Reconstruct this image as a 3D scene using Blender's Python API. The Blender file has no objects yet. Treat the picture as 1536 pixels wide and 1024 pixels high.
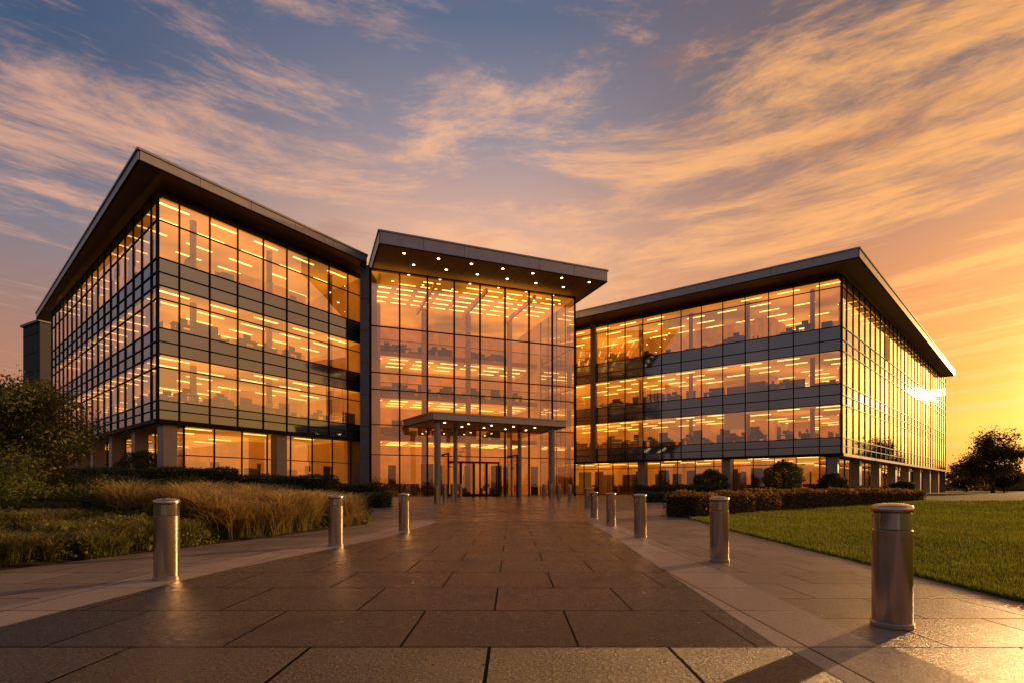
import bpy, math, random
import numpy as np
from mathutils import Vector
random.seed(7); rng=np.random.default_rng(7)
sc=bpy.context.scene
EYE=1.2; F=800.0
def lin(c):
    return tuple(((v/255)/12.92 if v/255<=0.04045 else ((v/255+0.055)/1.055)**2.4) for v in c)+(1.0,)
def sm(t):
    t=np.clip(t,0,1); return t*t*(3-2*t)
def rise(y): return 0.5*sm((np.asarray(y,dtype=float)-22)/20)

# ------------------------------------------------------------------ materials
MATS={}
def newmat(name):
    m=bpy.data.materials.new(name); m.use_nodes=True
    nt=m.node_tree; nt.nodes.clear()
    out=nt.nodes.new('ShaderNodeOutputMaterial'); MATS[name]=m
    return m,nt,out
def N(nt,t,**kw):
    n=nt.nodes.new(t)
    for k,v in kw.items(): setattr(n,k,v)
    return n
def math_(nt,op,a,b=None,c=None,clamp=False):
    n=nt.nodes.new('ShaderNodeMath'); n.operation=op; n.use_clamp=clamp
    for i,v in enumerate((a,b,c)):
        if v is None: continue
        if isinstance(v,(int,float)): n.inputs[i].default_value=v
        else: nt.links.new(v,n.inputs[i])
    return n.outputs[0]
def mixc(nt,f,a,b,bt='MIX'):
    n=nt.nodes.new('ShaderNodeMix'); n.data_type='RGBA'; n.blend_type=bt
    for s,v in ((n.inputs[0],f),(n.inputs[6],a),(n.inputs[7],b)):
        if isinstance(v,(int,float)): s.default_value=v
        elif isinstance(v,tuple): s.default_value=v
        else: nt.links.new(v,s)
    return n.outputs[2]
def maprange(nt,v,a,b,c=0,d=1,smooth=False):
    n=nt.nodes.new('ShaderNodeMapRange'); n.clamp=True
    if smooth: n.interpolation_type='SMOOTHSTEP'
    nt.links.new(v,n.inputs[0])
    for i,x in enumerate((a,b,c,d)): n.inputs[i+1].default_value=x
    return n.outputs[0]
def noise(nt,vec,scale,detail=4,rough=.55,dist=0):
    n=nt.nodes.new('ShaderNodeTexNoise'); n.inputs['Scale'].default_value=scale
    n.inputs['Detail'].default_value=detail; n.inputs['Roughness'].default_value=rough
    n.inputs['Distortion'].default_value=dist
    if vec is not None: nt.links.new(vec,n.inputs['Vector'])
    return n.outputs['Fac']
def ramp(nt,fac,stops,interp='LINEAR'):
    n=nt.nodes.new('ShaderNodeValToRGB'); cr=n.color_ramp; cr.interpolation=interp
    while len(cr.elements)<len(stops): cr.elements.new(.5)
    for e,(p,c) in zip(cr.elements,stops): e.position=p; e.color=c
    nt.links.new(fac,n.inputs[0]); return n.outputs[0]
def bump(nt,h,strength,dist=0.01):
    n=nt.nodes.new('ShaderNodeBump'); n.inputs['Strength'].default_value=strength
    n.inputs['Distance'].default_value=dist; nt.links.new(h,n.inputs['Height']); return n.outputs[0]
def geo(nt): return nt.nodes.new('ShaderNodeNewGeometry').outputs['Position']

def simple(name,col,rough=.5,metal=0,var=.15,vscale=3,bmp=0,bscale=40,emis=None,estr=0,spec=.5):
    m,nt,out=newmat(name)
    b=N(nt,'ShaderNodeBsdfPrincipled'); p=geo(nt)
    f=noise(nt,p,vscale,3)
    c1=tuple(min(1,x*(1-var)) for x in col[:3])+(1,); c2=tuple(min(1,x*(1+var)) for x in col[:3])+(1,)
    nt.links.new(mixc(nt,maprange(nt,f,.3,.7),c1,c2),b.inputs['Base Color'])
    b.inputs['Metallic'].default_value=metal
    b.inputs['Specular IOR Level'].default_value=spec
    nt.links.new(math_(nt,'MULTIPLY_ADD',f,rough*.4,rough*.8),b.inputs['Roughness'])
    if bmp: nt.links.new(bump(nt,noise(nt,p,bscale,4),bmp),b.inputs['Normal'])
    if emis:
        b.inputs['Emission Color'].default_value=emis; b.inputs['Emission Strength'].default_value=estr
        m.cycles.emission_sampling='NONE'
    nt.links.new(b.outputs[0],out.inputs[0]); return m

def glassmat(name,tint,base,pw,gl=(.97,.95,.92,1)):
    m,nt,out=newmat(name)
    t=N(nt,'ShaderNodeBsdfTransparent'); t.inputs[0].default_value=tint
    g=N(nt,'ShaderNodeBsdfGlossy'); g.inputs['Roughness'].default_value=.0; g.inputs[0].default_value=gl
    lw=N(nt,'ShaderNodeLayerWeight'); lw.inputs[0].default_value=.5
    f=math_(nt,'POWER',lw.outputs['Facing'],pw)
    f=math_(nt,'MULTIPLY_ADD',f,.95-base,base,clamp=True)
    b=bump(nt,noise(nt,geo(nt),.55,1),.05,.03); nt.links.new(b,g.inputs['Normal'])
    mx=N(nt,'ShaderNodeMixShader'); nt.links.new(f,mx.inputs[0]); nt.links.new(t.outputs[0],mx.inputs[1]); nt.links.new(g.outputs[0],mx.inputs[2])
    nt.links.new(mx.outputs[0],out.inputs[0]); return m
glassmat('vision_glass',(.92,.74,.47,1),.30,1.6)
glassmat('rail_glass',(.85,.85,.82,1),.05,3)
def spandrel(name,col,base,rough=.06):
    m,nt,out=newmat(name)
    d=N(nt,'ShaderNodeBsdfDiffuse')
    nt.links.new(mixc(nt,noise(nt,geo(nt),.6,2),tuple(x*.7 for x in col[:3])+(1,),col),d.inputs[0])
    g=N(nt,'ShaderNodeBsdfGlossy'); g.inputs['Roughness'].default_value=rough; g.inputs[0].default_value=(.76,.84,.9,1)
    lw=N(nt,'ShaderNodeLayerWeight'); lw.inputs[0].default_value=.5
    f=math_(nt,'MULTIPLY_ADD',math_(nt,'POWER',lw.outputs['Facing'],2.2),.9-base,base,clamp=True)
    mx=N(nt,'ShaderNodeMixShader'); nt.links.new(f,mx.inputs[0]); nt.links.new(d.outputs[0],mx.inputs[1]); nt.links.new(g.outputs[0],mx.inputs[2])
    nt.links.new(mx.outputs[0],out.inputs[0])
spandrel('spandrel_glass',(.035,.048,.055,1),.28)
simple('mullion_metal',(.020,.018,.017,1),.6,.0,.1,spec=.15)
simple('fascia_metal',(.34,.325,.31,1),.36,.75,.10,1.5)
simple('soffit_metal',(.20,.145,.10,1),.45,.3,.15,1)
simple('column_metal',(.28,.26,.235,1),.4,.5,.12,2)
simple('pier_panel',(.15,.15,.15,1),.45,.4,.12,2)
simple('slab_concrete',(.10,.095,.09,1),.7,0,.15,2)
simple('dark_block',(.045,.047,.052,1),.7,0,.15,.4,spec=.2)
simple('interior_wall',(.58,.32,.09,1),.7,0,.5,.45,emis=(1,.36,.035,1),estr=.28)  # walls emit faint amber themselves, room light painted into the material
simple('interior_floor',(.24,.13,.05,1),.4,0,.2,1)
simple('interior_dark',(.035,.02,.012,1),.5,0,.3,2)
simple('interior_mid',(.14,.075,.03,1),.5,0,.3,2)
simple('interior_column',(.50,.32,.14,1),.5,0,.1,2)
simple('roller_shade',(.60,.42,.2,1),.8,0,.1,2,emis=(1,.45,.1,1),estr=.25)  # fabric emits weakly, standing in for room light on the shades
def emi(name,col,s,var=None):
    m,nt,out=newmat(name); e=N(nt,'ShaderNodeEmission'); e.inputs[0].default_value=col
    e.inputs[1].default_value=s; m.cycles.emission_sampling='NONE'
    if var:
        f=noise(nt,geo(nt),var,2); nt.links.new(maprange(nt,f,.35,.65,s*.45,s*1.35),e.inputs[1])
    nt.links.new(e.outputs[0],out.inputs[0]); return m
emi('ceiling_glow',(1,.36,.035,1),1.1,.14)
emi('light_strip',(1,.66,.24,1),5.0)
emi('downlight',(1,.68,.32,1),14)

# ------------------------------------------------------------------ builder
class Build:
    def __init__(s): s.d={}
    def g(s,k): return s.d.setdefault(k,([],[]))
    def quad(s,k,pts):
        v,f=s.g(k); n=len(v); v.extend([tuple(p) for p in pts]); f.append(tuple(range(n,n+len(pts))))
    def box(s,k,c,ux,uy,uz):
        c=Vector(c);ux=Vector(ux);uy=Vector(uy);uz=Vector(uz)
        v,f=s.g(k); n=len(v)
        for a,b,d in ((-1,-1,-1),(1,-1,-1),(1,1,-1),(-1,1,-1),(-1,-1,1),(1,-1,1),(1,1,1),(-1,1,1)):
            v.append(tuple(c+ux*a+uy*b+uz*d))
        for q in ((3,2,1,0),(4,5,6,7),(0,1,5,4),(1,2,6,5),(2,3,7,6),(3,0,4,7)): f.append(tuple(n+i for i in q))
    def prism(s,k,poly,z0,z1):
        v,f=s.g(k); n=len(v); m=len(poly)
        for p in poly: v.append((p[0],p[1],z0))
        for p in poly: v.append((p[0],p[1],z1))
        f.append(tuple(n+i for i in reversed(range(m)))); f.append(tuple(n+m+i for i in range(m)))
        for i in range(m):
            j=(i+1)%m; f.append((n+i,n+j,n+m+j,n+m+i))
    def cyl(s,k,c,r,z0,z1,seg=20):
        s.prism(k,[(c[0]+r*math.cos(2*math.pi*i/seg),c[1]+r*math.sin(2*math.pi*i/seg)) for i in range(seg)],z0,z1)
    def finish(s,parent,prefix=''):
        for k,(v,f) in s.d.items():
            me=bpy.data.meshes.new(prefix+k); me.from_pydata(v,[],f); me.materials.append(MATS[k])
            o=bpy.data.objects.new(prefix+k,me); sc.collection.objects.link(o); o.parent=parent
def empty(name,loc=(0,0,0)):
    e=bpy.data.objects.new(name,None); sc.collection.objects.link(e); e.location=loc; return e
V2=lambda a:Vector((a[0],a[1],0))
def U(a):
    a=Vector(a); return a.normalized()

B=Build()
def facade(A,Bp,ts,rows,out,mw=.034,md=.055,glass='vision_glass',shades=0.0,tilt=.0022):
    A=V2(A);Bp=V2(Bp);d=(Bp-A).normalized();n=V2(out).normalized()
    for i in range(len(ts)-1):
        for (z0,z1,kind) in rows:
            a=random.gauss(0,tilt); b=random.gauss(0,tilt)
            w=ts[i+1]-ts[i]; h=z1-z0
            pts=[]
            for (s_,t_) in ((0,0),(1,0),(1,1),(0,1)):
                p=A+d*(ts[i]+w*s_)+n*(a*(s_-.5)*w*1.0+b*(t_-.5)*h)+Vector((0,0,z0+h*t_)); pts.append(p)
            B.quad('spandrel_glass' if kind=='s' else glass,pts)
            if kind!='s' and h>1.5 and random.random()<shades:
                hz=h*random.choice((.25,.4,.55)); c=A+d*(ts[i]+w/2)-n*.16
                B.box('roller_shade',c+Vector((0,0,z1-hz/2-.03)),d*(w/2-.07),n*.004,(0,0,hz/2))
    zb=rows[0][0]; zt=rows[-1][1]
    for t in ts:
        B.box('mullion_metal',A+d*t+n*.02+Vector((0,0,(zb+zt)/2)),d*mw,n*md,(0,0,(zt-zb)/2))
    L=ts[-1]-ts[0]
    zs=sorted(set([r[0] for r in rows]+[zt]))
    for z in zs:
        B.box('mullion_metal',A+d*(ts[0]+L/2)+n*.015+Vector((0,0,z)),d*(L/2+.03),n*(md-.012),(0,0,.032))

def bays(L,first,b):
    ts=[0,first] if first else [0]
    n=max(1,round((L-ts[-1])/b)); st=(L-ts[-1])/n
    s0=ts[-1]
    for i in range(n): ts.append(s0+st*(i+1))
    return ts

def rect_lights(P,u,v,L,W,z,su=3.1,sv=2.2,ln=.9,k='light_strip',inset=1.2):
    i=inset
    while i<L-.6:
        j=inset*.8
        while j<W-.6:
            if random.random()<.82:
                c=P+u*i+v*j+Vector((0,0,z))
                B.box(k,c,u*ln,U(u.cross(Vector((0,0,1))))*.08,(0,0,.02))
            j+=sv
        i+=su

def furnish(P,u,v,L,W,z,n):
    for _ in range(n):
        a=random.uniform(.8,L-1); b=random.uniform(.6,W-.6)
        c=P+u*a+v*b
        r=random.random()
        if r<.68:
            B.box('interior_mid',c+Vector((0,0,z+.72)),u*.7,v*.35,(0,0,.02))
            B.box('interior_dark',c+u*.6+Vector((0,0,z+.36)),u*.03,v*.33,(0,0,.34))
            B.box('interior_dark',c-u*.6+Vector((0,0,z+.36)),u*.03,v*.33,(0,0,.34))
            B.box('interior_dark',c+Vector((0,0,z+1.0)),u*.26,v*.02,(0,0,.15))
            B.box('interior_dark',c+v*.6+Vector((0,0,z+.72)),u*.22,v*.04,(0,0,.28))
        elif r<.88:
            B.box('interior_mid',c+Vector((0,0,z+.55)),u*.8,v*.03,(0,0,.55))
        elif r<.95:
            B.box('interior_dark',c+Vector((0,0,z+.45)),u*.4,v*.22,(0,0,.45))
        else:
            B.box('interior_wall',c+Vector((0,0,z+1.3)),u*.06,v*1.0,(0,0,1.3))

def wing(A,uF,LF,uS,LS,rows,nF,nS,tsF,tsS,ground,coreins):
    A=V2(A);uF=V2(uF).normalized();uS=V2(uS).normalized()
    rows_z=[(a+EYE,b+EYE,k) for a,b,k in rows]
    facade(A,A+uF*LF,tsF,rows_z,nF,shades=.08); facade(A,A+uS*LS,tsS,rows_z,nS,shades=.08)
    zt=rows_z[-1][1]; zb=rows_z[0][0]
    B.box('mullion_metal',A+Vector((0,0,(zb+zt)/2))+V2(nF)*.02+V2(nS)*.02,(.07,0,0),(0,.07,0),(0,0,(zt-zb)/2))
    def para(i0,i1,j0,j1): return [tuple((A+uF*i+uS*j)[:2]) for i,j in ((i0,j0),(i1,j0),(i1,j1),(i0,j1))]
    spans=[]; cur=None
    for a,b,k in rows_z:
        if k=='s':
            if cur is None: cur=[a,b]
            else: cur[1]=b
        else:
            if cur: spans.append(cur); cur=None
    floors=[s[1] for s in spans]; ceils=[s[0] for s in spans[1:]]+[zt-.25]
    for a,b in spans: B.prism('slab_concrete',para(.28,LF-.1,.28,LS-.1),a+.04,b-.06)
    B.prism('slab_concrete',para(.28,LF-.1,.28,LS-.1),zt-.2,zt+.02)
    cw=coreins
    for fz,cz in zip(floors,ceils):
        B.quad('interior_floor',[(x,y,fz-.05) for x,y in para(.25,LF-.1,.25,LS-.1)])
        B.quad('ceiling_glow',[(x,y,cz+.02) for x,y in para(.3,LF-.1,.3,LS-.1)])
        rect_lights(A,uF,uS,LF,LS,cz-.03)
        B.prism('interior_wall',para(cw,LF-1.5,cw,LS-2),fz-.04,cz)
        B.prism('interior_wall',para(LF-.5,LF-.15,.3,LS-.2),fz-.04,cz)
        B.prism('interior_wall',para(.3,LF-.6,LS-.5,LS-.2),fz-.04,cz)
        for t in np.arange(cw+1.5,LF-3,3.3):
            B.box('interior_dark',A+uF*(t+random.uniform(-.5,.5))+uS*(cw-.03)+Vector((0,0,fz+1.1)),uF*.5,uS*.03,(0,0,1.1))
        for t in np.arange(cw+1.5,LS-3,3.6):
            B.box('interior_dark',A+uS*(t+random.uniform(-.5,.5))+uF*(cw-.03)+Vector((0,0,fz+1.1)),uS*.5,uF*.03,(0,0,1.1))
        for t in np.arange(2.6,LF-1,5.4):
            B.cyl('interior_column',(A+uF*t+uS*1.7)[:2],.2,fz-.04,cz,12)
        for t in np.arange(7,LS-1,5.6):
            B.cyl('interior_column',(A+uS*t+uF*1.7)[:2],.2,fz-.04,cz,12)
        furnish(A,uF,uS,LF,cw,fz-.05,int(LF*1.0)); furnish(A,uS,uF,LS,cw,fz-.05,int(LS*.9))
    g=ground; gz=rise(45.0)
    ins=2.2
    gA=A+uF*ins+uS*ins
    hh=2.9 if zb-gz>3.6 else 2.6
    rows_g=[(gz,gz+hh,'g'),(gz+hh,zb,'g')]
    facade(gA,gA+uF*(LF-ins),bays(LF-ins,0,1.85),rows_g,nF)
    facade(gA,gA+uS*(LS-ins),bays(LS-ins,0,2.0),rows_g,nS)
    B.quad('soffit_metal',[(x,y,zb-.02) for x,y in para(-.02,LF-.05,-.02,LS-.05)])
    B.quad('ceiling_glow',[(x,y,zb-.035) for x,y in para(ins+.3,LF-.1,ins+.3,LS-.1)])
    rect_lights(gA,uF,uS,LF-ins,LS-ins,zb-.08,4.2,3.4)
    B.quad('interior_floor',[(x,y,gz+.03) for x,y in para(ins+.1,LF-.1,ins+.1,LS-.1)])
    B.prism('slab_concrete',para(ins-.15,LF,ins-.15,LS),gz-.8,gz+.02)
    B.prism('interior_wall',para(cw+2,LF-1.5,cw+2,LS-2),gz,zb-.05)
    B.prism('interior_wall',para(LF-.5,LF-.15,ins+.3,LS-.2),gz,zb-.05)
    for t in np.arange(3,LF-3,2.3):
        B.box('interior_dark',gA+uF*(t+random.uniform(-.6,.6))+uS*(cw-.25)+Vector((0,0,gz+1.25)),uF*random.uniform(.4,.9),uS*.03,(0,0,1.2))
        if random.random()<.8: B.box('interior_dark',gA+uF*(t+random.uniform(-1,1))+uS*random.uniform(.4,3)+Vector((0,0,gz+1.3)),uF*random.uniform(.15,.6),uS*.05,(0,0,1.35))
    for t in np.arange(3,LS-3,3.2):
        B.box('interior_dark',gA+uS*(t+random.uniform(-.6,.6))+uF*(cw-.25)+Vector((0,0,gz+1.25)),uS*random.uniform(.4,.9),uF*.03,(0,0,1.2))
    furnish(gA,uF,uS,LF-ins,cw-1,gz,int(LF*1.6)); furnish(gA,uS,uF,LS-ins,cw-1,gz,int(LS*1.2))
    B.box('mullion_metal',A+uF*(LF/2)+V2(nF)*.04+Vector((0,0,zb-.10)),uF*(LF/2),V2(nF)*.14,(0,0,.12))
    B.box('mullion_metal',A+uS*(LS/2)+V2(nS)*.04+Vector((0,0,zb-.10)),uS*(LS/2),V2(nS)*.14,(0,0,.118))
    for t in g['colF']:
        B.box('column_metal',A+uF*t+uS*.75+Vector((0,0,(gz-.3+zb-.2)/2)),uF*.4,V2(nF)*.4,(0,0,(zb-.2-gz+.3)/2))
        B.box('fascia_metal',A+uF*t+uS*.75+Vector((0,0,gz+.1)),uF*.43,V2(nF)*.43,(0,0,.12))
    for t in g['colS']:
        B.box('column_metal',A+uS*t+uF*.75+Vector((0,0,(gz-.3+zb-.2)/2)),uS*.4,V2(nS)*.4,(0,0,(zb-.2-gz+.3)/2))
    for P,Q in ((A+uF*LF,A+uF*LF+uS*LS),(A+uS*LS,A+uF*LF+uS*LS)):
        B.quad('pier_panel',[P+Vector((0,0,gz)),Q+Vector((0,0,gz)),Q+Vector((0,0,zt)),P+Vector((0,0,zt))])

def roof(poly,ztop,th,lip=.12):
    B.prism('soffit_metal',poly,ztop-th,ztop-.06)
    n=len(poly); c=sum((V2(p) for p in poly),Vector())/n
    for i in range(n):
        P=V2(poly[i]);Q=V2(poly[(i+1)%n]); d=(Q-P); L=d.length; d.normalize(); nn=Vector((d.y,-d.x,0))
        if nn.dot((P+Q)/2-c)<0: nn=-nn
        k=max(1,int(L/3.0)); w=L/k
        for j in range(k):
            B.box('fascia_metal',P+d*(w*(j+.5))+nn*.03+Vector((0,0,ztop-th/2-.02)),d*(w/2-.012),nn*.04,(0,0,th/2-.03))
        B.box('fascia_metal',P+d*(L/2)+nn*.06+Vector((0,0,ztop-.02)),d*(L/2+.09),nn*.08,(0,0,.06))
        B.box('mullion_metal',P+d*(L/2)+nn*.02+Vector((0,0,ztop-th-.005)),d*(L/2),nn*.06,(0,0,.03))

# ---------------- left wing
LA=(-21.25,32.0); LuF=(.553,.833); LuS=(-.754,.657)
rowsL=[(4.16,4.75,'s'),(4.75,5.3,'s'),(5.3,7.3,'g'),(7.3,8.1,'g'),(8.1,8.85,'s'),(8.85,9.65,'s'),(9.65,11.4,'g'),(11.4,12.2,'g'),
       (12.2,13.0,'s'),(13.0,13.85,'s'),(13.85,16.1,'g'),(16.1,17.88,'g')]
tsLF=bays(15.9,1.2,1.84); tsLS=bays(33.9,1.2,1.95)
wing(LA,LuF,15.9,LuS,33.9,rowsL,(.833,-.553),(-.657,-.754),tsLF,tsLS,dict(colF=[.75,8.3],colS=[6.5,12.5,18.5,24.5,30.5]),7.5)
roof([(-20.8,29.76),(-11.85,43.3),(-19.0,60),(-40,74),(-51.4,57.7)],EYE+18.9,.62)
# ---------------- right wing
RA=(27.6,44.7); RuF=(-.80,.60); RuS=(.714,.70)
rowsR=[(2.95,3.6,'s'),(3.6,4.3,'s'),(4.3,7.1,'g'),(7.1,7.9,'s'),(7.9,8.8,'s'),(8.8,11.6,'g'),(11.6,12.5,'s'),(12.5,13.6,'s'),(13.6,16.9,'g'),(16.9,17.88,'g')]
wing(RA,RuF,31.5,RuS,60,rowsR,(-.60,-.80),(.70,-.714),bays(31.5,1.6,1.95),bays(60,1.6,2.1),dict(colF=[.8,9.5,18],colS=[8,16,24,32,40,48,56]),8)
roof([(27.3,42.0),(71.3,86.0),(50,106),(2.0,66),(4.6,59.0)],EYE+18.9,.75)
# ---------------- atrium
P0=Vector((-11.65,44,0));P1=Vector((5.96,50.7,0));ua=(P1-P0).normalized();na=Vector((ua.y,-ua.x,0));LA_=(P1-P0).length
gz=float(rise(45.0))
rowsA=[(gz,gz+3.5,'g'),(gz+3.5,EYE+5.3,'g'),(EYE+5.3,EYE+8.2,'g'),(EYE+8.2,EYE+9.6,'g'),(EYE+9.6,EYE+13.4,'g'),(EYE+13.4,EYE+18.1,'g')]
facade(P0,P1,bays(LA_,0,2.35),rowsA,na,mw=.055,md=.10,tilt=.0035)
va=-na; W=15
def pa(i0,i1,j0,j1): return [tuple((P0+ua*i+va*j)[:2]) for i,j in ((i0,j0),(i1,j0),(i1,j1),(i0,j1))]
B.quad('interior_floor',[(x,y,gz+.03) for x,y in pa(-.2,LA_,.1,W)])
B.prism('slab_concrete',pa(-.2,LA_+.1,-.1,W),gz-.8,gz+.02)
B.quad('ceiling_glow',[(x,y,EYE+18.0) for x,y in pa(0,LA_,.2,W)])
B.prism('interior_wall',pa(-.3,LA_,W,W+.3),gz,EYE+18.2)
B.prism('interior_wall',pa(-.35,-.05,.3,W),gz,EYE+18.2)
B.prism('interior_wall',pa(LA_-.1,LA_+.1,8,W),gz,EYE+18.2)
facade(P1,P1+va*8,bays(8,0,2),rowsA,ua)
for z in (5.2,9.4,13.6):
    B.prism('interior_column',pa(0,LA_-.2,8.5,W),EYE+z-.45,EYE+z)
    B.quad('ceiling_glow',[(x,y,EYE+z-.47) for x,y in pa(.1,LA_-.3,8.6,W)])
    rect_lights(P0+va*8.6,ua,va,LA_,W-8.6,EYE+z-.53,2.6,1.7)
    B.quad('rail_glass',[Vector((x,y,0))+Vector((0,0,EYE+z+h)) for (x,y),h in zip(pa(0,LA_-.2,8.45,8.45)[:2]+pa(0,LA_-.2,8.45,8.45)[:2][::-1],(0,0,1.05,1.05))])
    B.box('mullion_metal',P0+ua*(LA_/2)+va*8.45+Vector((0,0,EYE+z+1.08)),ua*(LA_/2),va*.03,(0,0,.03))
    furnish(P0+va*8.8,ua,va,LA_-1,W-9.5,EYE+z,20)
    for t in np.arange(1.5,LA_-1,2.9):
        B.box('interior_dark',P0+ua*t+va*(W-.04)+Vector((0,0,EYE+z+1.2)),ua*.55,va*.03,(0,0,1.2))
furnish(P0+va*3,ua,va,LA_-1,10,gz+.03,14)
for t in np.arange(1.5,LA_,4.6):
    B.cyl('interior_column',(P0+ua*t+va*8.2)[:2],.28,gz,EYE+18,16)
for t in np.arange(.8,LA_-1,2.35):
    if random.random()<.75: B.box('interior_dark',P0+ua*(t+random.uniform(-.3,.3))+va*random.uniform(3,9)+Vector((0,0,gz+1.5)),ua*random.uniform(.25,.95),va*.06,(0,0,1.5))
for t in np.arange(.8,LA_,4.7):
    B.box('interior_wall',P0+ua*t+va*4.6+Vector((0,0,EYE+17.75)),ua*.10,va*4.2,(0,0,.2))
for j in np.arange(.9,8.4,1.25):
    for t in np.arange(1.4,LA_-1,1.95):
        if random.random()<.9: B.box('light_strip',P0+ua*t+va*j+Vector((0,0,EYE+17.93)),ua*.75,va*.06,(0,0,.02))
for i in range(14):
    B.box('interior_column',P0+ua*(6+i*.32)+va*6.6+Vector((0,0,gz+.2+i*.38)),ua*.18,va*.9,(0,0,.05))
B.box('interior_mid',P0+ua*3.6+va*5+Vector((0,0,gz+.6)),ua*1.3,va*.4,(0,0,.55))
# atrium roof
AR=[(-10.0,40.3),(8.48,47.75),(1.4,66.2),(-17.1,58.7)]
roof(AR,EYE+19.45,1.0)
for row,(off,nn_) in enumerate(((1.0,7),(2.9,6))):
    for i in range(nn_):
        p=Vector((-10,40.3,0))+ua*(2.0+i*2.75+row*1.1)+va*off
        B.cyl('downlight',p[:2],.11,EYE+18.43,EYE+18.445,12)
        B.cyl('mullion_metal',p[:2],.17,EYE+18.438,EYE+18.448,16)
for i in range(1,8):
    p=Vector((-10,40.3,0))+ua*(i*2.45)+va*1.9
    B.box('mullion_metal',p+Vector((0,0,EYE+18.448)),ua*.012,va*1.85,(0,0,.004))
def pier(xa,xb,y,dep,z0,z1):
    B.box('pier_panel',((xa+xb)/2,y+dep/2,(z0+z1)/2),((xb-xa)/2,0,0),(0,dep/2,0),(0,0,(z1-z0)/2))
pier(-12.45,-11.72,43.7,2.6,gz-.3,EYE+18.25)
for z in np.arange(2.5,18,2.6): B.box('mullion_metal',(-12.085,43.69,EYE+z),(.36,0,0),(0,.012,0),(0,0,.012))
B.box('pier_panel',Vector((27.6,44.7,0))+V2(RuF)*23.2+Vector((-.6,-.8,0))*.2+Vector((0,0,EYE+10.4)),V2(RuF)*.28,Vector((-.6,-.8,0))*.18,(0,0,7.5))
# entrance canopy
CF0=Vector((-5.95,39.9,0));CF1=Vector((4.5,44.9,0)); cb1=CF1+va*5.2; cb0=CF0+va*5.4-ua*1.2
CZ=EYE+5.7
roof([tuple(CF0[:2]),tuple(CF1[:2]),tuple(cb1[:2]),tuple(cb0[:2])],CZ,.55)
cu=(CF1-CF0).normalized()
for t in (.55,10.6):
    p=CF0+cu*t+va*.7; B.cyl('column_metal',p[:2],.25,gz-.3,CZ-.5,24); B.cyl('fascia_metal',p[:2],.31,gz-.1,gz+.12,24)
p=CF0+cu*3+va*4.4; B.cyl('column_metal',p[:2],.18,gz-.3,CZ-.5,20)
p=CF0+cu*9+va*4.2; B.cyl('column_metal',p[:2],.18,gz-.3,CZ-.5,20)
for i in range(5):
    for j in (1.4,3.4):
        p=CF0+cu*(1.3+i*2)+va*j; B.cyl('downlight',p[:2],.09,CZ-.575,CZ-.556,12)
for i in range(4):
    c=P0+ua*(7.0+i*1.18)+na*.26
    for s_ in (-1,1): B.box('mullion_metal',c+ua*(s_*.55)+Vector((0,0,gz+1.5)),ua*.06,na*.05,(0,0,1.5))
    B.box('mullion_metal',c+Vector((0,0,gz+3.0)),ua*.6,na*.048,(0,0,.08))
    B.box('mullion_metal',c+Vector((0,0,gz+.12)),ua*.5,na*.045,(0,0,.12))
    B.box('column_metal',c+ua*(.38 if i%2==0 else -.38)+na*.10+Vector((0,0,gz+1.3)),ua*.018,na*.018,(0,0,.65))
for t in (6.0,12.1):
    q=P0+ua*t
    B.quad('vision_glass',[q+Vector((0,0,gz)),q+na*2.2+Vector((0,0,gz)),q+na*2.2+Vector((0,0,gz+3.6)),q+Vector((0,0,gz+3.6))])
    B.box('mullion_metal',q+na*2.2+Vector((0,0,gz+1.8)),ua*.06,na*.06,(0,0,1.8))
    B.box('mullion_metal',q+na*1.1+Vector((0,0,gz+3.6)),ua*.05,na*1.1,(0,0,.06))
ob=empty('office_building'); B.finish(ob)

B=Build()
B.prism('dark_block',[(-60.5,66),(-56.2,63.5),(-50,80),(-58,84)],-.5,EYE+19.8)
for z in np.arange(2,20,2.2):
    B.box('mullion_metal',Vector((-58.35,64.73,EYE+z-1)),U((4.3,-2.5,0))*2.45,(.02,.03,0),(0,0,.02))
B.prism('pier_panel',[(-60.7,65.8),(-56.1,63.2),(-49.8,80),(-58,84.3)],EYE+19.8,EYE+20.05)
e2=empty('annex_building'); B.finish(e2,'annex_')

# ------------------------------------------------------------------ ground
Lb=[(-40,-16),(-3,-10),(4,-8.6),(7.8,-7.5),(13,-6.0),(18,-4.9),(24,-6.5),(30,-10),(38,-14),(47,-14.5),(56,-12)]
Rb=[(-40,8),(-3,5.3),(5.5,5.35),(15,6.2),(25,7.6),(32,9.5),(40,14),(46,18),(56,16)]
fL=lambda y: np.interp(y,[a for a,b in Lb],[b for a,b in Lb]); fR=lambda y: np.interp(y,[a for a,b in Rb],[b for a,b in Rb])
def terr(x,y):
    x=np.asarray(x,float);y=np.asarray(y,float)
    dl=fL(y)-x; dr=x-fR(y); h=rise(y)
    inside=(dl<0.15)&(dr<0.15)&(y<56)&(y>-40)
    b=.75*sm(dl/7)*(1-sm((y-25)/7))*sm((y+4)/8)
    b+=.0+.10*sm(dr/5)*(1-sm((dr-40)/30))*0.6
    b+=.03*np.sin(x*.7+1)*np.cos(y*.5)*sm(np.maximum(dl,dr)/3)
    far=np.maximum(np.abs(x),np.abs(y))
    return np.where(inside,h-.10,h+b+.012)-.3*sm((far-200)/300)
def axis(lo,hi,f0,f1,step):
    a=list(np.arange(f0,f1+.001,step)); v=f0; s=step
    l=[]
    while v>lo: s*=1.25; v-=s; l.append(v)
    v=f1;s=step;r=[]
    while v<hi: s*=1.25; v+=s; r.append(v)
    return np.array(l[::-1]+a+r)
xs=axis(-1500,1500,-26,34,.4); ys=axis(-1500,2500,-4,50,.4)
X,Y=np.meshgrid(xs,ys); Z=terr(X,Y)
me=bpy.data.meshes.new('ground')
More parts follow.
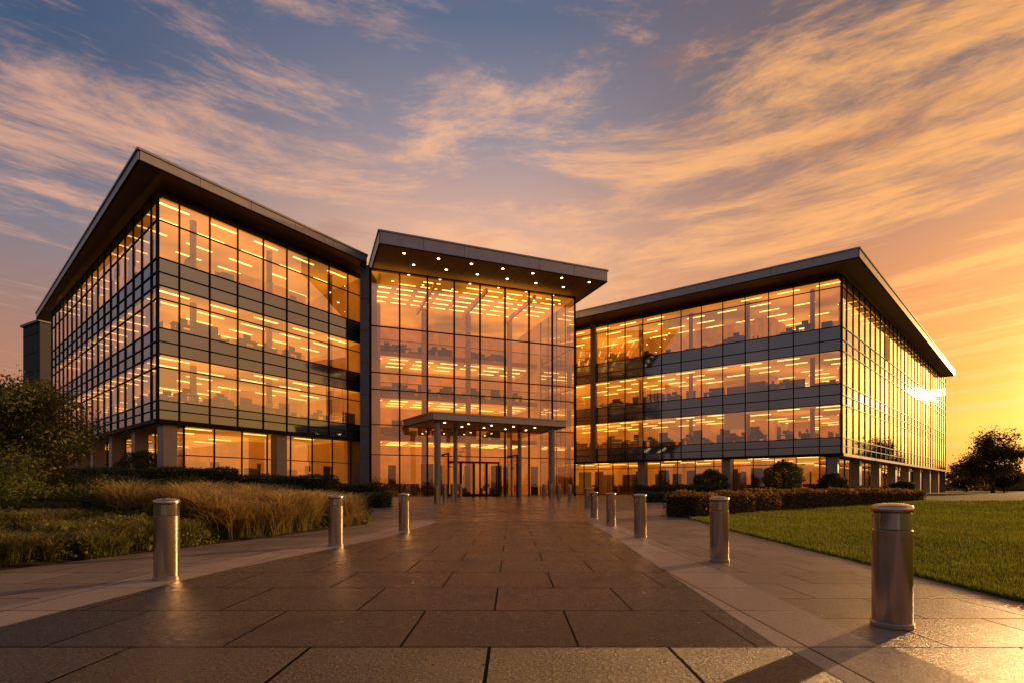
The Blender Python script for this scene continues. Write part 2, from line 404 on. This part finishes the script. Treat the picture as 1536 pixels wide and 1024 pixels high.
vv=np.stack([X,Y,Z],-1).reshape(-1,3); nx=len(xs); ny=len(ys)
idx=(np.arange(ny-1)[:,None]*nx+np.arange(nx-1)[None]).ravel()
ff=np.stack([idx,idx+1,idx+nx+1,idx+nx],-1)
me.from_pydata(vv.tolist(),[],ff.tolist())
me.polygons.foreach_set('use_smooth',[True]*len(ff))
m,nt,out=newmat('lawn_ground'); b=N(nt,'ShaderNodeBsdfPrincipled'); p=geo(nt)
sx=N(nt,'ShaderNodeSeparateXYZ'); nt.links.new(p,sx.inputs[0])
grass=mixc(nt,maprange(nt,noise(nt,p,.5,6),.35,.65),(.06,.095,.014,1),(.14,.16,.026,1))
grass=mixc(nt,maprange(nt,noise(nt,p,35,3),.4,.7,0,.5),grass,(.035,.055,.010,1))
soil=mixc(nt,noise(nt,p,12,6),(.018,.012,.008,1),(.05,.035,.022,1))
left=maprange(nt,sx.outputs[0],-2.,2.,1,0)
near=maprange(nt,sx.outputs[1],30,34,1,0)
nt.links.new(mixc(nt,math_(nt,'MULTIPLY',left,near),grass,soil),b.inputs['Base Color'])
b.inputs['Roughness'].default_value=.85; b.inputs['Specular IOR Level'].default_value=.15
nt.links.new(bump(nt,noise(nt,p,25,5),.6,.03),b.inputs['Normal']); nt.links.new(b.outputs[0],out.inputs[0])
me.materials.append(m); o=bpy.data.objects.new('ground',me); sc.collection.objects.link(o)

def paving(name,c1,c2,cj,bw,bh,r0,r1,off=.5,grain=1.0,joint=.010,spec=.35,bs=.8,bd=.012,gs=38):
    m,nt,out=newmat(name); b=N(nt,'ShaderNodeBsdfPrincipled'); p=geo(nt)
    mp=N(nt,'ShaderNodeMapping'); nt.links.new(p,mp.inputs[0])
    mp.inputs['Location'].default_value=(.17,bh*20-4.03,0)
    br=N(nt,'ShaderNodeTexBrick'); nt.links.new(mp.outputs[0],br.inputs['Vector'])
    br.offset=off; br.inputs['Scale'].default_value=1; br.inputs['Brick Width'].default_value=bw; br.inputs['Row Height'].default_value=bh
    br.inputs['Mortar Size'].default_value=joint; br.inputs['Mortar Smooth'].default_value=.1; br.inputs['Bias'].default_value=0
    br.inputs['Color1'].default_value=c1; br.inputs['Color2'].default_value=c2; br.inputs['Mortar'].default_value=cj
    sp=noise(nt,p,gs*1.4,4,.7); st=noise(nt,p,.8,4,.6); md=noise(nt,p,14,5,.65)
    col=mixc(nt,maprange(nt,sp,.42,.60,0,.8*grain),br.outputs['Color'],tuple(x*.18 for x in c1[:3])+(1,))
    col=mixc(nt,maprange(nt,noise(nt,p,gs*2.2,2),.55,.68,0,.6*grain),col,tuple(min(.65,x*3.4) for x in c2[:3])+(1,))
    col=mixc(nt,maprange(nt,st,.35,.7,0,.4),col,tuple(x*.5 for x in c1[:3])+(1,))
    col=mixc(nt,maprange(nt,br.outputs['Fac'],.3,.9),col,cj)
    nt.links.new(col,b.inputs['Base Color'])
    r=math_(nt,'ADD',maprange(nt,st,.35,.65,r0,r1),maprange(nt,md,.3,.7,-.08,.10))
    r=math_(nt,'ADD',r,math_(nt,'MULTIPLY',br.outputs['Fac'],.4))
    nt.links.new(r,b.inputs['Roughness'])
    h=math_(nt,'ADD',math_(nt,'MULTIPLY',br.outputs['Fac'],-1.3),math_(nt,'MULTIPLY',noise(nt,p,gs,5,.72),1.5*grain))
    h=math_(nt,'ADD',h,math_(nt,'MULTIPLY',md,.5))
    nt.links.new(bump(nt,h,bs,bd),b.inputs['Normal'])
    nt.links.new(maprange(nt,br.outputs['Fac'],.2,.8,spec,.02),b.inputs['Specular IOR Level'])
    nt.links.new(b.outputs[0],out.inputs[0]); return m
paving('granite_dark',(.028,.022,.018,1),(.062,.048,.037,1),(.005,.004,.003,1),1.35,1.2,.17,.33,spec=.5,bs=.6,bd=.010)
paving('granite_rough',(.055,.040,.028,1),(.095,.070,.050,1),(.005,.004,.003,1),1.35,1.2,.28,.42,grain=1.25,spec=.55,bs=1.0,joint=.014,bd=.022,gs=30)
paving('stone_light',(.22,.155,.10,1),(.38,.275,.185,1),(.03,.022,.016,1),1.0,.9,.30,.46,grain=.75,spec=.35,bs=.8)
paving('stone_border',(.38,.285,.20,1),(.50,.38,.27,1),(.05,.035,.025,1),.8,1.2,.32,.46,grain=.55,spec=.35,bs=.6,off=0)
paving('stone_mid',(.10,.072,.05,1),(.16,.115,.08,1),(.02,.015,.01,1),1.35,1.2,.16,.30,grain=.6,spec=.55,bs=.3)
def strip(name,mat,fl,fr,y0,y1,dz,cols=10):
    ys=np.arange(y0,y1+.001,1.0).tolist()
    if ys[-1]<y1-.01: ys.append(y1)
    v=[];f=[]
    for y in ys:
        a=float(fl(y));c=float(fr(y))
        for i in range(cols+1): v.append((a+(c-a)*i/cols,y,float(rise(y))+dz))
    n=cols+1
    for j in range(len(ys)-1):
        for i in range(cols): k=j*n+i; f.append((k,k+1,k+n+1,k+n))
    me=bpy.data.meshes.new(name); me.from_pydata(v,[],f); me.materials.append(MATS[mat])
    o=bpy.data.objects.new(name,me); sc.collection.objects.link(o); return o
dl_=lambda y:np.interp(y,[4.03,7.5,13,18,24],[-4.45,-4.25,-3.1,-2.7,-2.7]); dr_=lambda y:np.interp(y,[4.03,14,24],[2.0,2.55,2.8])
strip('plaza_pavement','stone_light',fL,fR,-40,56,0.0,14)
strip('granite_walkway','granite_dark',dl_,dr_,4.03,19.63,.004)
strip('paving_border','stone_border',lambda y:dr_(y)+.012,lambda y:dr_(y)+.80,4.03,19.63,.004,1)
strip('paving_border','stone_border',lambda y:dl_(y)-.80,lambda y:dl_(y)-.012,4.03,19.63,.004,1)
strip('entrance_paving','stone_mid',lambda y:-2.9-(max(0,y-19.6))*.12,lambda y:2.8+(max(0,y-19.6))*.12,19.64,47,.004)
strip('granite_forecourt','granite_rough',lambda y:-12,lambda y:2.05,-30,4.02,.004)
strip('paving_border','stone_border',lambda y:2.062,lambda y:2.86,-30,4.02,.004,1)

# ------------------------------------------------------------------ vegetation
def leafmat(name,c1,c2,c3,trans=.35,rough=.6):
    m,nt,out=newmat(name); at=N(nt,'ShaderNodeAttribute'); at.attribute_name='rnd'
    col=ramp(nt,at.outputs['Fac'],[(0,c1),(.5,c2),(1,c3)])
    f=noise(nt,geo(nt),1.1,3); col=mixc(nt,maprange(nt,f,.38,.68,0,.5),col,tuple(x*.6 for x in c1[:3])+(1,))
    b=N(nt,'ShaderNodeBsdfPrincipled'); nt.links.new(col,b.inputs['Base Color']); b.inputs['Roughness'].default_value=rough
    b.inputs['Specular IOR Level'].default_value=.25
    t=N(nt,'ShaderNodeBsdfTranslucent'); nt.links.new(mixc(nt,1.0,col,(1.7,1.4,.9,1),'MULTIPLY'),t.inputs[0])
    mx=N(nt,'ShaderNodeMixShader'); mx.inputs[0].default_value=trans
    nt.links.new(b.outputs[0],mx.inputs[1]); nt.links.new(t.outputs[0],mx.inputs[2]); nt.links.new(mx.outputs[0],out.inputs[0])
leafmat('hedge_leaf',(.035,.055,.012,1),(.08,.105,.024,1),(.17,.18,.045,1),.45)
leafmat('hedge_leaf_warm',(.07,.05,.015,1),(.15,.10,.03,1),(.28,.17,.05,1),.5)
leafmat('groundcover_leaf',(.06,.08,.016,1),(.13,.155,.035,1),(.26,.24,.06,1),.5)
leafmat('grass_straw',(.10,.10,.028,1),(.30,.24,.085,1),(.70,.55,.32,1),.5)
leafmat('grass_green',(.08,.10,.024,1),(.17,.18,.045,1),(.50,.42,.19,1),.5)
leafmat('lawn_blade',(.06,.10,.012,1),(.125,.175,.024,1),(.25,.27,.045,1),.5)
leafmat('tree_leaf',(.025,.026,.008,1),(.05,.045,.014,1),(.11,.07,.02,1),.3)
simple('bark',(.045,.032,.022,1),.85,0,.3,6,.6,30)
simple('hedge_core',(.012,.016,.006,1),.9,0,.3,4)
def mesh_from(name,V,Fq,mat,rnd=None,parent=None,tri=False):
    me=bpy.data.meshes.new(name); k=3 if tri else 4
    nv=len(V); nf=len(Fq)
    me.vertices.add(nv); me.vertices.foreach_set('co',np.asarray(V,np.float32).ravel())
    me.loops.add(nf*k); me.loops.foreach_set('vertex_index',np.asarray(Fq,np.int32).ravel())
    me.polygons.add(nf); me.polygons.foreach_set('loop_start',np.arange(0,nf*k,k,dtype=np.int32))
    me.polygons.foreach_set('loop_total',np.full(nf,k,dtype=np.int32))
    me.update(calc_edges=True)
    if rnd is not None:
        a=me.attributes.new('rnd','FLOAT','POINT'); a.data.foreach_set('value',np.asarray(rnd,np.float32).ravel())
    me.materials.append(MATS[mat]); o=bpy.data.objects.new(name,me); sc.collection.objects.link(o)
    if parent: o.parent=parent
    return o
def leaves(P,size,aspect=.55):
    n=len(P); a=rng.normal(size=(n,3)); a/=np.linalg.norm(a,axis=1,keepdims=True)
    b=rng.normal(size=(n,3)); b-=a*(a*b).sum(1,keepdims=True); b/=np.linalg.norm(b,axis=1,keepdims=True)
    s=size*rng.uniform(.6,1.3,(n,1)); a=a*s; b=b*s*aspect
    V=np.stack([P-a,P+b*.9-a*.1,P+a,P-b*.9-a*.1],1).reshape(-1,3)
    Fq=np.arange(4*n).reshape(n,4); r=np.repeat(rng.uniform(0,1,n),4); return V,Fq,r
def leaf_obj(name,P,size,mat,parent=None):
    V,Fq,r=leaves(P,size); return mesh_from(name,V,Fq,mat,r,parent)
def hedge(p0,p1,width,ztop,dens=260,size=.05,mat='hedge_leaf',name='hedge',wob=.10):
    p0=np.array(p0,float);p1=np.array(p1,float); d=p1-p0; L=np.linalg.norm(d); d/=L; nrm=np.array([d[1],-d[0]])
    zb=float(min(terr(*p0),terr(*p1)))-.1; h=ztop-zb
    nt_=int(dens*L*width*1.3); ns=int(dens*L*h*1.3); ne=int(dens*width*h*1.3)
    u=np.concatenate([rng.uniform(0,L,nt_),rng.uniform(0,L,2*ns),rng.uniform(-.05,.05,ne),L+rng.uniform(-.05,.05,ne)])
    w=np.concatenate([rng.uniform(-1,1,nt_),np.where(rng.random(2*ns)<.5,-1,1),rng.uniform(-1,1,2*ne)])*width/2
    z=np.concatenate([np.full(nt_,1.),rng.uniform(0,1,2*ns+2*ne)])
    lump=.5*np.sin(u*1.9+p0[0])+.3*np.sin(u*4.3+w*3)+.2*np.sin(u*9.1+w*7)
    edge=np.abs(w)/(width/2)
    zz=zb+h*z+ (z>.85)*(lump*wob-.12*edge**4)
    ww=w*(1-.06*z**6)+lump*wob*.5*np.sign(w)*(edge>.9)
    depth=np.abs(rng.normal(0,.05,len(u)))
    P=np.stack([p0[0]+d[0]*u+nrm[0]*ww,p0[1]+d[1]*u+nrm[1]*ww,zz-depth*(z>.85)+rng.normal(0,.03,len(u))],1)
    P[:,:2]+=rng.normal(0,.035,(len(u),2))
    e=empty(name); leaf_obj('foliage',P,size,mat,e)
    b=Build(); c=(p0+p1)/2
    b.box('hedge_core',(c[0],c[1],(zb+ztop-.14)/2),(d[0]*(L/2-.08),d[1]*(L/2-.08),0),(nrm[0]*(width/2-.10),nrm[1]*(width/2-.10),0),(0,0,(ztop-.14-zb)/2))
    b.finish(e); return e
def mound(c,rx,ry,rz,n,z0=None,base=.15):
    zc=float(terr(c[0],c[1])) if z0 is None else z0
    a=rng.normal(size=(n,3)); a/=np.linalg.norm(a,axis=1,keepdims=True); a[:,2]=np.where(a[:,2]<-base,-a[:,2],a[:,2])
    lump=1+.10*np.sin(a[:,0]*7+c[0])*np.cos(a[:,1]*6)+.07*np.sin(a[:,2]*11+c[1])
    r=lump*(1-np.abs(rng.normal(0,.09,n)))
    return a*r[:,None]*np.array([rx,ry,rz])+np.array([c[0],c[1],zc])
def shrub(c,r,zc,n=4200,size=.075,mat='hedge_leaf',name='round_shrub'):
    e=empty(name); P=mound(c,r,r,r*.85,n,z0=zc,base=.9)
    P2=mound(c,r*.8,r*.8,r*.7,n//2,z0=zc,base=.9)
    leaf_obj('foliage',np.concatenate([P,P2]),size,mat,e)
    b=Build(); g=float(terr(c[0],c[1])); b.cyl('bark',c,.08,g-.1,zc,8); b.finish(e); return e
hedge((-24.6,27.5),(-14.2,27.0),1.6,2.22,150,.07)
hedge((-15.2,27.9),(-9.2,27.6),1.5,1.86,150,.07)
hedge((-20,20.0),(-12.2,20.6),3.0,1.50,170,.055,'groundcover_leaf',wob=.25)
hedge((-11.8,33.2),(-8.0,33.0),1.4,1.5,130,.07)
hedge((-10.4,30.5),(-6.9,29.6),1.2,.95,150,.06)
hedge((-30,30.5),(-21,30.3),1.4,2.0,90,.08)
hedge((7.0,22.3),(12.5,26.5),1.6,1.02,170,.055,'hedge_leaf_warm',wob=.12)
hedge((11.8,26.8),(26.5,35.5),1.8,1.12,110,.07,'hedge_leaf_warm',wob=.14)
hedge((9.0,39.0),(15.0,38.6),1.5,1.45,110,.08)
hedge((8.2,34.6),(12.0,34.8),1.3,1.0,120,.07)
hedge((25.5,41),(30.5,44.5),1.5,1.35,100,.08,'hedge_leaf_warm')
for c,r,z in (((14.9,40),1.3,1.45),((20.6,40.5),1.45,2.0),((24.6,41),1.0,1.5),((-24.5,35.2),1.6,2.2),((28.2,38.5),.9,1.0)):
    shrub(c,r,z)
Ps=[]
for _ in range(190):
    y=rng.uniform(8,31); x=fL(y)-rng.uniform(.5,13)
    if x<-26: continue
    r=rng.uniform(.45,1.0)
    Ps.append(mound((x,y),r,r,r*.6,int(620*r),base=.05))
leaf_obj('groundcover_planting',np.concatenate(Ps),.045,'groundcover_leaf')
Ps=[]
for _ in range(70):
    y=rng.uniform(9,20); x=fL(y)-rng.uniform(3.6,12)
    r=rng.uniform(.6,1.1); Ps.append(mound((x,y),r,r,r*.8,int(800*r),base=.05))
leaf_obj('low_shrub_planting',np.concatenate(Ps),.045,'hedge_leaf')
def tufts(name,cs,hmean,spread,nb,w,mat):
    Vs=[];Rs=[]
    for (x,y,s) in cs:
        n=int(nb*s); g=float(terr(x,y))
        az=rng.uniform(0,2*np.pi,n); h=hmean*s*rng.uniform(.5,1.1,n); sp=spread*s*rng.uniform(.05,1,n)**.8
        b0=np.stack([x+rng.normal(0,.11*s,n),y+rng.normal(0,.11*s,n),np.full(n,g-.03)],1)
        dx=np.stack([np.cos(az),np.sin(az)],1); px=np.stack([-dx[:,1],dx[:,0]],1)
        rows=[]
        plume=(rng.random(n)<.3)
        for t,hh,ss,ww in ((0,0,0,1),(.4,.5,.16,1),(.75,.86,.5,.8),(1,.96,1.0,.25)):
            c=b0.copy(); c[:,:2]+=dx*(sp*ss)[:,None]; c[:,2]+=h*hh
            wv=w*ww*np.where(plume&(t>.7),2.2,1.0)
            l=c.copy();l[:,:2]-=px*wv[:,None];r=c.copy();r[:,:2]+=px*wv[:,None]; rows.append((l,r))
        V=np.stack([q for pr in rows for q in pr],1)
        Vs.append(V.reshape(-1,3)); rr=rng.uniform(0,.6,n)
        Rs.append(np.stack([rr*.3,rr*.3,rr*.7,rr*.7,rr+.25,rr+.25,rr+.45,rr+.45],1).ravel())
    V=np.concatenate(Vs); n=len(V)//8; b=np.arange(n)[:,None]*8
    Fq=np.concatenate([b+np.array([0,1,3,2]),b+np.array([2,3,5,4]),b+np.array([4,5,7,6])],0)
    return mesh_from(name,V,Fq,mat,np.concatenate(Rs))
cs=[]
for _ in range(105):
    y=rng.uniform(12.3,19); x=float(fL(y))-rng.uniform(.35,3.4)
    cs.append((x,y,rng.uniform(.75,1.15)))
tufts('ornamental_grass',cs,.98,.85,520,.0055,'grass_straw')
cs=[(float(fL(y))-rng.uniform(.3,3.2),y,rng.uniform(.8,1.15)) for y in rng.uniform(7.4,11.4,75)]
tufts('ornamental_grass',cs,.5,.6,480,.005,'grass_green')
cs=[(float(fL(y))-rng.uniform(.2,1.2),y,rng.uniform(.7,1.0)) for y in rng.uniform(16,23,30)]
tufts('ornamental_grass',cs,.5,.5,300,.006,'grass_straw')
n=280000
yy=4+ (rng.random(n)**1.7)*30; xx=fR(yy)+.01+(rng.random(n)**1.25)*(4+yy*1.0)+rng.normal(0,.015,n)
zz=terr(np.maximum(xx,fR(yy)+.16),yy); dist=np.hypot(xx,yy); h=rng.uniform(.03,.07,n)*(1+dist*.02); w=.003+dist*.0005
az=rng.uniform(0,6.28,n); ln=rng.normal(0,.025,(n,2))
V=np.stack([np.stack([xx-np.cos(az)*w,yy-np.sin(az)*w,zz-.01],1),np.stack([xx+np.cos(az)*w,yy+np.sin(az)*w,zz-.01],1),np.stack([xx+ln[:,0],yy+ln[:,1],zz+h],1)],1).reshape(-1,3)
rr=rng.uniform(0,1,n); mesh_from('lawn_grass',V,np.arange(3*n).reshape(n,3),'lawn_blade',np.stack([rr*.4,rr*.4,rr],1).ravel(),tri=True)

def limb(b,p,q,r0,r1,seg=8):
    p=Vector(p);q=Vector(q);d=(q-p).normalized();a=d.orthogonal().normalized();c=d.cross(a)
    v,f=b.g('bark'); n=len(v)
    for P,r in ((p,r0),(q,r1)):
        for i in range(seg):
            t=2*math.pi*i/seg; v.append(tuple(P+a*math.cos(t)*r+c*math.sin(t)*r))
    for i in range(seg): j=(i+1)%seg; f.append((n+i,n+j,n+seg+j,n+seg+i))
def tree(x,y,H,R,name,nl=9000,ls=.13,trunk=.3,low=.28,mat='tree_leaf',k=44):
    g=float(terr(x,y)); e=empty(name); b=Build(); top=Vector((x+.1,y,g+H*.62))
    limb(b,(x,y,g-.2),(x+.05,y,g+H*low),trunk*.5,trunk*.38); limb(b,(x+.05,y,g+H*low),top,trunk*.38,trunk*.12)
    P=[]
    for i in range(k):
        az=rng.uniform(0,6.28); el=rng.uniform(-1.1,1.45); rr=rng.uniform(.35,1.0)
        cz=g+H*(low+ (1-low)*.46); c=np.array([x+math.cos(az)*math.cos(el)*R*rr,y+math.sin(az)*math.cos(el)*R*rr,cz+math.sin(el)*H*(1-low)*.46*rr])
        s=Vector((x+.05,y,g+H*rng.uniform(low*.9,.55))); mid=s.lerp(Vector(c),.55)+Vector((0,0,.02*H))
        limb(b,s,mid,trunk*.12,trunk*.06,5); limb(b,mid,Vector(c),trunk*.06,trunk*.02,5)
        m=nl//k; P.append(c+rng.normal(0,1,(m,3))*np.array([R*.15,R*.15,R*.12]))
    leaf_obj('crown',np.concatenate(P),ls,mat,e); b.finish(e); return e
tree(65.8,73,9.0,3.9,'deciduous_tree',12000,.15,.5,.16,k=60)
tree(92,108,6.2,3.4,'deciduous_tree',6000,.22,.4,.1)
tree(83,90,4.2,2.4,'deciduous_tree',4000,.2,.35,.12)
tree(104,112,5.5,3.0,'deciduous_tree',4000,.24,.35,.12)
tree(-13.6,14.6,3.5,1.9,'large_shrub',24000,.05,.16,.05,'groundcover_leaf',60)
tree(-16.5,17.5,3.2,1.9,'large_shrub',15000,.055,.16,.06,'hedge_leaf')
tree(-11.9,11.2,1.5,1.5,'large_shrub',14000,.04,.12,.03,'hedge_leaf')
P=[]
for i in range(520):
    az=rng.uniform(0,2*np.pi); R=rng.uniform(170,300); x=R*math.sin(az); y=R*math.cos(az)
    H=rng.uniform(4,9)*(R/240); r=rng.uniform(3,6)
    a=rng.normal(size=(150,3))*np.array([r*.55,r*.55,H*.25]); P.append(a+np.array([x,y,H*.45-.3]))
leaf_obj('distant_tree_line',np.concatenate(P),.75,'tree_leaf')

# ------------------------------------------------------------------ bollards
m,nt,out=newmat('brushed_steel'); b=N(nt,'ShaderNodeBsdfPrincipled')
tc=N(nt,'ShaderNodeTexCoord'); mp=N(nt,'ShaderNodeMapping'); nt.links.new(tc.outputs['Object'],mp.inputs[0]); mp.inputs['Scale'].default_value=(1.5,1.5,70)
f=noise(nt,mp.outputs[0],3,4,.6)
nt.links.new(mixc(nt,f,(.40,.33,.265,1),(.60,.50,.40,1)),b.inputs['Base Color']); b.inputs['Metallic'].default_value=1
nt.links.new(maprange(nt,f,.3,.7,.16,.27),b.inputs['Roughness']); nt.links.new(bump(nt,f,.06,.002),b.inputs['Normal'])
nt.links.new(b.outputs[0],out.inputs[0])
simple('polished_band',(.82,.75,.66,1),.10,1,.05)
simple('dark_gap',(.02,.02,.02,1),.5,.3)
def lathe(prof,mat,parent,name,seg=48):
    v=[];f=[]
    for r,z in prof:
        for i in range(seg):
            t=2*math.pi*i/seg; v.append((r*math.cos(t),r*math.sin(t),z))
    for j in range(len(prof)-1):
        for i in range(seg):
            k=(i+1)%seg; f.append((j*seg+i,j*seg+k,(j+1)*seg+k,(j+1)*seg+i))
    me=bpy.data.meshes.new(name); me.from_pydata(v,[],f); me.materials.append(MATS[mat]); me.polygons.foreach_set('use_smooth',[True]*len(f))
    me.set_sharp_from_angle(angle=math.radians(35)); o=bpy.data.objects.new(name,me); sc.collection.objects.link(o); o.parent=parent
def bollard(x,y,H=1.07,r=.150):
    e=empty('bollard',(x,y,float(rise(y))+.004))
    lathe([(0,0),(r+.012,0),(r+.012,.035),(r+.006,.042),(r+.0,.043)],'brushed_steel',e,'base_ring')
    lathe([(r-.001,.04),(r,.05),(r,H-.235),(r-.004,H-.231),(r-.012,H-.231)],'brushed_steel',e,'shaft')
    lathe([(r-.012,H-.233),(r-.012,H-.225)],'dark_gap',e,'shadow_gap')
    lathe([(r-.012,H-.225),(r-.003,H-.224),(r-.003,H-.085),(r-.012,H-.084)],'polished_band',e,'light_band')
    lathe([(r-.012,H-.085),(r-.012,H-.075)],'dark_gap',e,'cap_gap')
    lathe([(r-.012,H-.076),(r+.004,H-.075),(r+.006,H-.07),(r+.006,H-.035),(r-.002,H-.022),(r*.75,H-.008),(r*.4,H-.001),(0,H)],'brushed_steel',e,'cap')
for x,y in ((3.32,4.66),(3.42,8.8),(3.16,13.15),(3.17,17.1),(3.43,22.3),(4.16,29.5),(3.9,36),(3.4,38.5),(3.0,41),(2.6,43.2),
            (-4.57,7.06),(-3.70,11.2),(-3.08,15.2),(-4.6,32.5),(-4.6,36.5),(-4.35,39),(-4.1,42.5)):
    bollard(x,y)

# ------------------------------------------------------------------ sky + sun
SAZ=math.radians(52.5); SEL=math.radians(8.0)
sv=Vector((math.sin(SAZ)*math.cos(SEL),math.cos(SAZ)*math.cos(SEL),math.sin(SEL)))
w=bpy.data.worlds.new('World'); sc.world=w; w.use_nodes=True; nt=w.node_tree; nt.nodes.clear()
out=N(nt,'ShaderNodeOutputWorld'); bg=N(nt,'ShaderNodeBackground'); nt.links.new(bg.outputs[0],out.inputs[0])
tc=N(nt,'ShaderNodeTexCoord'); sx=N(nt,'ShaderNodeSeparateXYZ'); nt.links.new(tc.outputs['Generated'],sx.inputs[0])
x_,y_,z_=sx.outputs
zc=math_(nt,'MAXIMUM',z_,0.0)
hl=math_(nt,'SQRT',math_(nt,'ADD',math_(nt,'MULTIPLY',x_,x_),math_(nt,'MULTIPLY',y_,y_)))
hl=math_(nt,'MAXIMUM',hl,.001)
s_=math_(nt,'DIVIDE',math_(nt,'ADD',math_(nt,'MULTIPLY',x_,math.sin(SAZ)),math_(nt,'MULTIPLY',y_,math.cos(SAZ))),hl)
rB=ramp(nt,zc,[(0,lin((112,84,80))),(.12,lin((146,114,106))),(.35,lin((116,116,126))),(.6,lin((76,94,122))),(1,lin((58,78,112)))])
rL=ramp(nt,zc,[(0,lin((150,95,70))),(.08,lin((194,124,82))),(.2,lin((176,128,106))),(.36,lin((128,124,136))),(.55,lin((68,88,118))),(1,lin((56,78,114)))])
rC=ramp(nt,zc,[(0,lin((225,125,60))),(.12,lin((250,172,100))),(.3,lin((250,188,136))),(.43,lin((222,174,148))),(.55,lin((152,142,152))),(.66,lin((96,108,134))),(1,lin((58,80,116)))])
rR=ramp(nt,zc,[(0,lin((215,100,30))),(.035,lin((255,148,40))),(.09,lin((255,190,56))),(.16,lin((252,160,60))),(.27,lin((230,146,88))),(.40,lin((182,134,110))),(.55,lin((122,104,104))),(1,lin((62,78,110)))])
sky=mixc(nt,maprange(nt,s_,-.55,-.12,0,1,True),rB,rL)
sky=mixc(nt,maprange(nt,s_,-.11,.55,0,1,True),sky,rC)
sky=mixc(nt,maprange(nt,s_,.6,.97,0,1,True),sky,rR)
dz=math_(nt,'ADD',zc,.06)
px=math_(nt,'DIVIDE',x_,dz); py=math_(nt,'DIVIDE',y_,dz)
vv_=math_(nt,'MULTIPLY_ADD',math_(nt,'MULTIPLY',px,px),.30,py)
cb=N(nt,'ShaderNodeCombineXYZ'); nt.links.new(math_(nt,'MULTIPLY',px,1.3),cb.inputs[0]); nt.links.new(math_(nt,'MULTIPLY',vv_,2.6),cb.inputs[1])
cb.inputs[2].default_value=2.4
n1=noise(nt,cb.outputs[0],1.3,8,.68,.35)
cb2=N(nt,'ShaderNodeCombineXYZ'); nt.links.new(math_(nt,'MULTIPLY',px,.5),cb2.inputs[0]); nt.links.new(math_(nt,'MULTIPLY',vv_,.9),cb2.inputs[1]); cb2.inputs[2].default_value=4.3
n2=noise(nt,cb2.outputs[0],1.0,2,.5)
cm=math_(nt,'ADD',math_(nt,'MULTIPLY',n1,.80),math_(nt,'MULTIPLY',n2,.42))
cm=math_(nt,'ADD',cm,maprange(nt,s_,.3,1,-.02,.04))
mask=maprange(nt,cm,.59,.79,0,1,True)
mask=math_(nt,'MULTIPLY',mask,maprange(nt,z_,0.0,.06,.3,1))
ccL=lin((220,166,140)); ccC=lin((252,190,146)); ccR=lin((255,180,104))
cc=mixc(nt,maprange(nt,s_,-.11,.55),ccL,ccC); cc=mixc(nt,maprange(nt,s_,.6,.97),cc,ccR)
cc=mixc(nt,maprange(nt,s_,-.5,-.15,1,0),cc,lin((160,132,126)))
ccl=mixc(nt,math_(nt,'MULTIPLY',maprange(nt,z_,.05,.25,1,0),maprange(nt,s_,.2,.7,1,0)),cc,lin((150,104,94)))
sky=mixc(nt,math_(nt,'MULTIPLY',mask,.88),sky,ccl)
mask2=maprange(nt,noise(nt,cb.outputs[0],2.1,4,.6,.3),.54,.74,0,.25,True)
sky=mixc(nt,mask2,sky,mixc(nt,maprange(nt,s_,-.1,.9),lin((96,94,112)),lin((196,118,72))))
dt=N(nt,'ShaderNodeVectorMath',operation='DOT_PRODUCT'); nt.links.new(tc.outputs['Generated'],dt.inputs[0]); dt.inputs[1].default_value=sv
d_=math_(nt,'MAXIMUM',dt.outputs['Value'],0.0)
g1=math_(nt,'MULTIPLY',math_(nt,'POWER',d_,36),.8); g2=math_(nt,'MULTIPLY',math_(nt,'POWER',d_,300),7.0)
gg=math_(nt,'ADD',g1,g2)
vm=N(nt,'ShaderNodeVectorMath',operation='SCALE'); vm.inputs[0].default_value=(1,.48,.09); nt.links.new(gg,vm.inputs['Scale'])
sky=mixc(nt,1.0,sky,vm.outputs[0],'ADD')
ns=N(nt,'ShaderNodeTexSky',sky_type='NISHITA'); ns.sun_disc=False; ns.sun_elevation=SEL; ns.sun_rotation=SAZ
vm2=N(nt,'ShaderNodeVectorMath',operation='SCALE'); nt.links.new(ns.outputs[0],vm2.inputs[0]); vm2.inputs['Scale'].default_value=.005
sky=mixc(nt,1.0,sky,vm2.outputs[0],'ADD')
nt.links.new(sky,bg.inputs[0]); bg.inputs[1].default_value=1.0

sl=bpy.data.lights.new('sun','SUN'); sl.energy=5; sl.angle=math.radians(.6); sl.color=(1,.54,.21)
so=bpy.data.objects.new('sun',sl); sc.collection.objects.link(so); so.rotation_euler=sv.to_track_quat('Z','Y').to_euler()

cam=bpy.data.cameras.new('camera'); co=bpy.data.objects.new('camera',cam); sc.collection.objects.link(co)
co.location=(0,0,EYE); co.rotation_euler=(math.radians(90),0,0); cam.sensor_width=36; cam.lens=36*F/1536
cam.shift_y=220/1536; cam.clip_end=5000; cam.clip_start=.05; sc.camera=co
sc.view_settings.view_transform='Standard'; sc.view_settings.look='None'; sc.view_settings.exposure=0
